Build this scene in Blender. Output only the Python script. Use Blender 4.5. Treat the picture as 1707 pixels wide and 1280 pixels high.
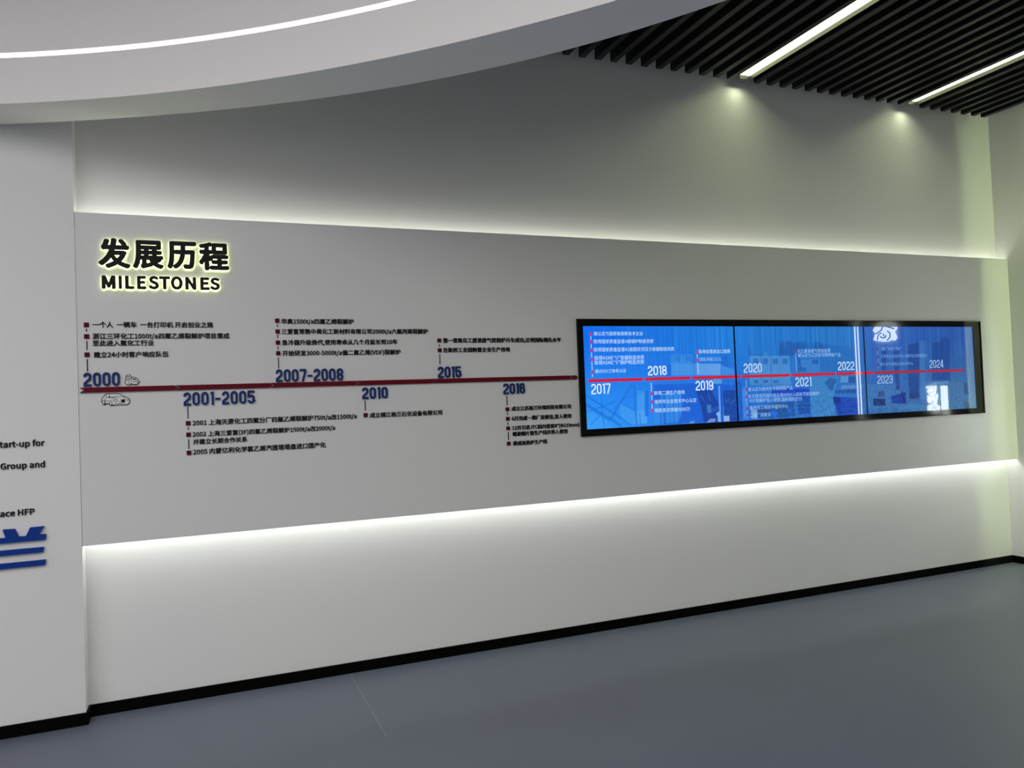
import bpy, bmesh, math, os, random
import numpy as np
from mathutils import Matrix, Vector

for o in list(bpy.data.objects): bpy.data.objects.remove(o)
SC = bpy.context.scene
COL = SC.collection
PI = math.pi

# ------------------------------------------------------------------ camera
yaw, pit, rol = 0.384740, 0.025468, -0.039076
fwd = Vector((math.sin(yaw)*math.cos(pit), math.cos(yaw)*math.cos(pit), math.sin(pit)))
rt = Vector((math.cos(yaw), -math.sin(yaw), 0)); upv = rt.cross(fwd)
r_ = rt*math.cos(rol)+upv*math.sin(rol); u_ = -rt*math.sin(rol)+upv*math.cos(rol)
cd = bpy.data.cameras.new('camera'); cam = bpy.data.objects.new('camera', cd); COL.objects.link(cam)
cd.sensor_fit = 'HORIZONTAL'; cd.sensor_width = 36; cd.lens = 1273.355/1707*36; cd.clip_start = .05; cd.clip_end = 60
M = Matrix(((r_.x, u_.x, -fwd.x), (r_.y, u_.y, -fwd.y), (r_.z, u_.z, -fwd.z))).to_4x4()
M.translation = (0, -4.59808, 1.55); cam.matrix_world = M
SC.camera = cam

# ------------------------------------------------------------------ world, lights, exposure
wd = bpy.data.worlds.new('world'); SC.world = wd; wd.use_nodes = True
wd.node_tree.nodes['Background'].inputs[0].default_value = (.5, .55, .6, 1)
wd.node_tree.nodes['Background'].inputs[1].default_value = .0
SC.view_settings.view_transform = 'Standard'; SC.view_settings.look = 'None'
SC.view_settings.exposure = 0; SC.view_settings.gamma = 1; SC.view_settings.use_curve_mapping = False
SC.cycles.use_denoising = True
SC.cycles.max_bounces = 10; SC.cycles.diffuse_bounces = 6
SC.cycles.sample_clamp_indirect = 6

P_CEIL = 2.2       # emission of the luminous ceiling inside the ring
P_RING = 1.6        # emission of the curved light line
P_LINE = 7.2        # emission of the two straight light lines
P_COVE = 3.7       # watts of each long strip behind the feature panel
P_CORNER = 30.0     # watts of the vertical strip in the right corner
P_END = .17
P_HALO = 8.5
P_FILL = .6  # emission of the added glowing pane in the rear wall

def area(name, loc, direction, sx, sy, power, col, spread=180):
    l = bpy.data.lights.new(name, 'AREA'); l.shape = 'RECTANGLE'; l.size = sx; l.size_y = sy
    l.energy = power; l.color = col; l.spread = math.radians(spread)
    o = bpy.data.objects.new(name, l); COL.objects.link(o); o.location = loc
    o.rotation_euler = direction
    return o

# ------------------------------------------------------------------ measured tables (metres on the wall)
LINES = [('一个人  一辆车  一台打印机 开启创业之路',-0.5234,0.0621,2.045,'top line of leftmost upper column,year 2000'),('浙江三环化工1000t/a四氟乙烯裂解炉项目落成',-0.5247,0.1433,1.9845,'second line of leftmost upper column,year 2000'),('至此进入氟化工行业',-0.5255,-0.236,1.9482,'third line of leftmost upper column,year 2000'),('建立24小时客户响应队伍',-0.5217,-0.1662,1.8873,'lowest line of leftmost upper column,year 2000'),('2001 上海天原化工四氟分厂四氟乙烯裂解炉750t/a改1500t/a',-0.0566,0.8302,1.5115,'top line of leftmost lower column,year 2001-2005'),('2002 上海三爱富(3F)四氟乙烯裂解炉1500t/a改2000t/a',-0.0582,0.7034,1.4497,'second line of leftmost lower column,year 2001-2005'),('并建立长期合作关系',-0.0564,0.2204,1.409,'third line of leftmost lower column,year 2001-2005'),('2005 内蒙亿利化学氯乙烯汽提塔塔盘进口国产化',-0.0579,0.6472,1.3542,'lowest line of leftmost lower column,year 2001-2005'),('华奥1500t/a四氟乙烯裂解炉',0.4224,0.8311,2.0657,'top line of middle upper column,year 2007-2008'),('三爱富常熟中昊化工新材料有限公司2000t/a六氟丙烯裂解炉',0.4219,1.2798,2.0078,'second line of middle upper column,year 2007-2008'),('急冷器升级换代,使用寿命从几个月延长到10年',0.4231,1.0891,1.9454,'third line of middle upper column,year 2007-2008'),('开始研发3000-5000t/a偏二氟乙烯(VDF)裂解炉',0.4231,1.1055,1.8842,'lowest line of middle upper column,year 2007-2008'),('成立靖江格兰石化设备有限公司',0.9077,1.3514,1.5122,'single line of middle lower column,year 2010'),('第一套氟化工废液废气焚烧炉开车成功,达到国际领先水平',1.374,2.1766,1.952,'upper line of rightmost upper column,year 2015'),('在新桥工业园购置企业生产用地',1.373,1.8146,1.8929,'lower line of rightmost upper column,year 2015'),('成立江苏格兰环境科技有限公司',1.8096,2.228,1.516,'top line of rightmost lower column,year 2016'),('6月完成一期厂房建设,投入使用',1.8085,2.2275,1.4538,'second line of rightmost lower column,year 2016'),('12月引进JTC国内首套8"(Φ219mm)',1.8096,2.2841,1.3942,'third line of rightmost lower column,year 2016'),('螺旋鳍片管生产线并投入使用',1.8094,2.1954,1.3556,'fourth line of rightmost lower column,year 2016'),('建成加热炉生产线',1.8104,2.0476,1.2969,'lowest line of rightmost lower column,year 2016')]
LEFT_LINES = [('start-up for',-0.963,-0.7508,1.4299,'reading start-up for,highest on left wall section'),('Group and',-0.943,-0.7514,1.3216,'reading Group and,middle of left wall section'),('furnace HFP',-1.0264,-0.8007,1.0872,'reading HFP,right above the blue emblem')]
EMBLEM = [[(-1.0059,0.9825),(-0.9247,0.9823),(-0.9373,1.0242),(-0.8866,1.0227),(-0.8698,0.9831),(-0.8397,0.9824),(-0.8202,1.0233),(-0.76,1.0246),(-0.7838,0.9845),(-0.7521,0.9842),(-0.7547,0.9568),(-1.0063,0.9566)],[(-0.9972,0.9211),(-0.7632,0.9205),(-0.7678,0.8957),(-0.9977,0.8953)],[(-1.0082,0.8562),(-0.7558,0.8566),(-0.7604,0.8307),(-1.0086,0.8298)]]
TITLE = [('发',-0.4866,-0.3356,2.3391,2.4975),('展',-0.325,-0.1765,2.3409,2.4925),('历',-0.1584,-0.0121,2.3439,2.4935),('程',-0.0009,0.1526,2.3412,2.4955)]
MILE = [('M',-0.4727,-0.4085,2.2295,2.2997),('I',-0.3937,-0.3793,2.2306,2.2999),('L',-0.3633,-0.3204,2.2309,2.3005),('E',-0.307,-0.2636,2.2314,2.3008),('S',-0.2511,-0.2024,2.2319,2.3023),('T',-0.2007,-0.1471,2.233,2.3018),('O',-0.1438,-0.0857,2.2323,2.3033),('N',-0.0728,-0.0179,2.233,2.3008),('E',0.002,0.0496,2.2331,2.3014),('S',0.0525,0.1017,2.2335,2.3014)]
YEARS = [('2000',-0.5708,-0.4026,1.7238,1.7958),('2001-2005',-0.0984,0.2668,1.6072,1.6791),('2007-2008',0.3833,0.7593,1.7228,1.7938),('2010',0.8666,1.0183,1.6101,1.6786),('2015',1.3329,1.4812,1.7235,1.7923),('2016',1.7575,1.9052,1.6102,1.6782)]
BARS = (1.692,1.7182,[-0.5932,-0.1188,0.3689,0.8468,1.3159,1.758,2.2458,2.2659,2.2876])
BULLETS = [('2000',-0.5518,[2.0442,1.9838,1.889]),('2001-2005',-0.0785,[1.512,1.4499,1.3521]),('2007-2008',0.4005,[2.0709,2.0089,1.9463,1.8857]),('2010',0.8825,[1.5153]),('2015',1.3496,[1.9532,1.893]),('2016',1.7808,[1.515,1.4549,1.3949,1.2983])]
TICKS = [('2000',-0.5518,[(2.0249,2.009),(1.9621,1.9135),(1.8655,1.8021)]),('2001-2005',-0.0785,[(1.6002,1.5381),(1.4919,1.4773),(1.4256,1.3733)]),('2007-2008',0.4005,[(2.0517,2.0357),(1.991,1.9731),(1.924,1.908),(1.8614,1.7996)]),('2010',0.8825,[(1.6014,1.5418)]),('2015',1.3496,[(1.9292,1.913),(1.8697,1.8063)]),('2016',1.7808,[(1.5984,1.5396),(1.4963,1.4783),(1.4317,1.415),(1.3717,1.3197)])]
CAR = ([(-0.4906,1.6572),(-0.4832,1.6656),(-0.4684,1.6827),(-0.4606,1.6834),(-0.4048,1.6813),(-0.3905,1.6682),(-0.3827,1.6661),(-0.3659,1.658),(-0.3604,1.6502),(-0.3585,1.6375),(-0.3632,1.6301),(-0.3735,1.6229),(-0.3871,1.6228),(-0.4061,1.6247),(-0.4342,1.6226),(-0.4453,1.6212),(-0.452,1.6233),(-0.454,1.6309),(-0.4695,1.6327),(-0.473,1.6266),(-0.483,1.627),(-0.486,1.637),(-0.4908,1.6447)],[[(-0.4906,1.6572),(-0.4832,1.6656),(-0.4684,1.6827),(-0.4606,1.6834),(-0.4048,1.6813),(-0.3905,1.6682),(-0.3827,1.6661),(-0.3659,1.658),(-0.3604,1.6502),(-0.3585,1.6375),(-0.3632,1.6301),(-0.3735,1.6229),(-0.3871,1.6228),(-0.4061,1.6247),(-0.4342,1.6226),(-0.4453,1.6212),(-0.452,1.6233),(-0.454,1.6309),(-0.4695,1.6327),(-0.473,1.6266),(-0.483,1.627),(-0.486,1.637),(-0.4908,1.6447),(-0.4906,1.6572)],[(-0.4684,1.6814),(-0.4677,1.6664),(-0.4711,1.6602)],[(-0.454,1.6809),(-0.451,1.6646)],[(-0.4499,1.6645),(-0.4388,1.6642),(-0.4253,1.6662),(-0.3962,1.6653)],[(-0.4478,1.6601),(-0.4277,1.6625)],[(-0.4346,1.6534),(-0.4326,1.6426),(-0.4169,1.6421),(-0.4189,1.6547),(-0.4323,1.6537)],[(-0.3774,1.6508),(-0.3694,1.653),(-0.3628,1.6452),(-0.3764,1.6457)],[(-0.4757,1.6392),(-0.4764,1.6338),(-0.4779,1.6295),(-0.4801,1.6272),(-0.4825,1.6272),(-0.4845,1.6297),(-0.4859,1.6341),(-0.4863,1.6395),(-0.4857,1.6449),(-0.4841,1.6492),(-0.4819,1.6516),(-0.4796,1.6515),(-0.4775,1.649),(-0.4761,1.6446),(-0.4757,1.6392)],[(-0.4425,1.6342),(-0.4431,1.6288),(-0.4447,1.6245),(-0.4469,1.6222),(-0.4493,1.6223),(-0.4514,1.6248),(-0.4528,1.6292),(-0.4532,1.6346),(-0.4525,1.64),(-0.4509,1.6443),(-0.4487,1.6467),(-0.4464,1.6466),(-0.4443,1.6441),(-0.4429,1.6397),(-0.4425,1.6342)],[(-0.4306,1.6313),(-0.379,1.6294)],[(-0.4736,1.6478),(-0.4548,1.6459)],[(-0.4723,1.659),(-0.4739,1.6366)],[(-0.4751,1.6329),(-0.454,1.6321)],[(-0.408,1.6418),(-0.4058,1.6367),(-0.3811,1.6358)],[(-0.3839,1.6623),(-0.3811,1.6358)],[(-0.4821,1.6656),(-0.4696,1.6802)]],[[(-0.4609,1.6687),(-0.4498,1.6683),(-0.45,1.662),(-0.46,1.6624)],[(-0.3905,1.6689),(-0.3837,1.6686),(-0.3838,1.6636),(-0.3895,1.6632)],[(-0.401,1.6516),(-0.383,1.651),(-0.3833,1.6371),(-0.398,1.6377)],[(-0.4773,1.633),(-0.4695,1.6327),(-0.4719,1.6265),(-0.4785,1.6268)],[(-0.4464,1.6256),(-0.4341,1.6258),(-0.4375,1.6209),(-0.4476,1.6206)],[(-0.3881,1.6241),(-0.3723,1.6248),(-0.3792,1.6212),(-0.3871,1.6215)]])
PRINTER = ([(-0.3772,1.7516),(-0.3739,1.7628),(-0.3728,1.7766),(-0.3649,1.7791),(-0.3556,1.7806),(-0.348,1.7717),(-0.345,1.7656),(-0.3325,1.7662),(-0.324,1.7625),(-0.3157,1.7509),(-0.3104,1.743),(-0.3169,1.7327),(-0.3248,1.7277),(-0.335,1.7279),(-0.349,1.7301),(-0.3623,1.7252),(-0.3707,1.7306),(-0.3783,1.7369)],[[(-0.3772,1.7516),(-0.3739,1.7628),(-0.3728,1.7766),(-0.3649,1.7791),(-0.3556,1.7806),(-0.348,1.7717),(-0.345,1.7656),(-0.3325,1.7662),(-0.324,1.7625),(-0.3157,1.7509),(-0.3104,1.743),(-0.3169,1.7327),(-0.3248,1.7277),(-0.335,1.7279),(-0.349,1.7301),(-0.3623,1.7252),(-0.3707,1.7306),(-0.3783,1.7369),(-0.3772,1.7516)],[(-0.373,1.768),(-0.3543,1.7693)],[(-0.3772,1.7507),(-0.364,1.7513),(-0.3613,1.7373),(-0.363,1.7287)],[(-0.3602,1.7512),(-0.3405,1.7585),(-0.3249,1.7581)],[(-0.344,1.7421),(-0.3252,1.7433),(-0.3104,1.7412)],[(-0.3357,1.7323),(-0.3248,1.7277),(-0.3112,1.7404)],[(-0.3501,1.7501),(-0.3488,1.7396)],[(-0.3295,1.7617),(-0.3282,1.7495),(-0.3181,1.7458)],[(-0.3713,1.7723),(-0.3526,1.7727)]],[[(-0.3732,1.7558),(-0.3716,1.7593),(-0.3591,1.7607),(-0.345,1.7673),(-0.3451,1.7621),(-0.3585,1.7572)],[(-0.3405,1.7568),(-0.3327,1.7592),(-0.3329,1.7514),(-0.3384,1.7506)],[(-0.3551,1.7346),(-0.345,1.7343),(-0.3458,1.7308),(-0.3536,1.7311)]])
CAPTIONS = [('被认定为国家级高新技术企业',2.4148,2.7936,1.9916,0,(198,228,255)),('取得国家质量监督A级锅炉制造资质',2.4123,2.8752,1.9389,0,(198,228,255)),('取得国家质量监督A1级固定式压力容器制造资质',2.4097,3.0399,1.8845,0,(198,228,255)),('取得ASME"U"容器制造资质',2.4127,2.7952,1.8293,0,(198,228,255)),('取得ASME"S"锅炉制造资质',2.4112,2.7935,1.7978,0,(198,228,255)),('通过ISO三体系认证',2.4122,2.6501,1.7413,0,(198,228,255)),('新增二期生产用地',2.8629,3.1111,1.5821,0,(198,228,255)),('泰州市企业技术中心认定',2.8619,3.2063,1.5227,0,(198,228,255)),('销售首次突破5000万',2.8608,3.1496,1.4629,0,(198,228,255)),('取得自营进出口资质',3.2434,3.514,1.8628,0,(198,228,255)),('销售突破1亿元',3.2446,3.436,1.8081,0,(146,190,238)),('被认定为泰州市专精特新产品',3.6558,4.0636,1.5846,1,(146,190,238)),('自主研发的国内首台套6000t/a高效节能裂解炉',3.6564,4.3161,1.5346,1,(146,190,238)),('VDF裂解炉投入使用,填补国内空白',3.6613,4.1464,1.5013,1,(146,190,238)),('泰州市工程技术研究中心',3.6619,4.0154,1.4511,1,(146,190,238)),('二期厂房建设',3.6587,3.8509,1.396,1,(146,190,238)),('化工废液废气焚烧装置',4.1281,4.447,1.8578,1,(146,190,238)),('被认定为江苏省专精特新产品',4.1298,4.5451,1.8252,1,(146,190,238)),('销售突破2亿元',4.5366,4.7528,1.5749,1,(108,156,214)),('二期厂房竣工投产',4.9466,5.1878,1.8668,2,(108,156,214)),('江苏省企业技术中心锅炉出口管理服务',4.9576,5.4633,1.8074,2,(108,156,214)),('被认定为省级企业技术中心',4.9496,5.3061,1.7458,2,(108,156,214)),('自主研发高效节能',5.5223,5.6952,1.5814,2,(108,156,214))]
SYEARS = [('2017',2.3793,2.5234,1.5902,1.6589,0),('2018',2.8209,2.9711,1.7048,1.7696,0),('2019',3.205,3.3523,1.59,1.6581,0),('2020',3.6254,3.7887,1.7066,1.773,1),('2021',4.0938,4.2456,1.5933,1.6617,1),('2022',4.5146,4.6787,1.7058,1.7729,1),('2023',4.9104,5.0739,1.5913,1.6577,2),('2024',5.4882,5.6439,1.7049,1.7709,2)]
SBARS = (1.6693,1.6902,[2.3602,2.793,3.178,3.6056,4.0596,4.4951,4.8871,5.4593,5.8955])
SMARKS = [(0,2.3924,[1.9884,1.9371,1.8806,1.8205,1.7363],'up'),(0,2.8415,[1.5811,1.5224,1.4635],'down'),(0,3.2296,[1.8592,1.802],'up'),(1,3.642,[1.5852,1.532,1.4481,1.3981],'down'),(1,4.1097,[1.8576],'up'),(2,4.9276,[1.865,1.8068,1.7431],'up')]
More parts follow.
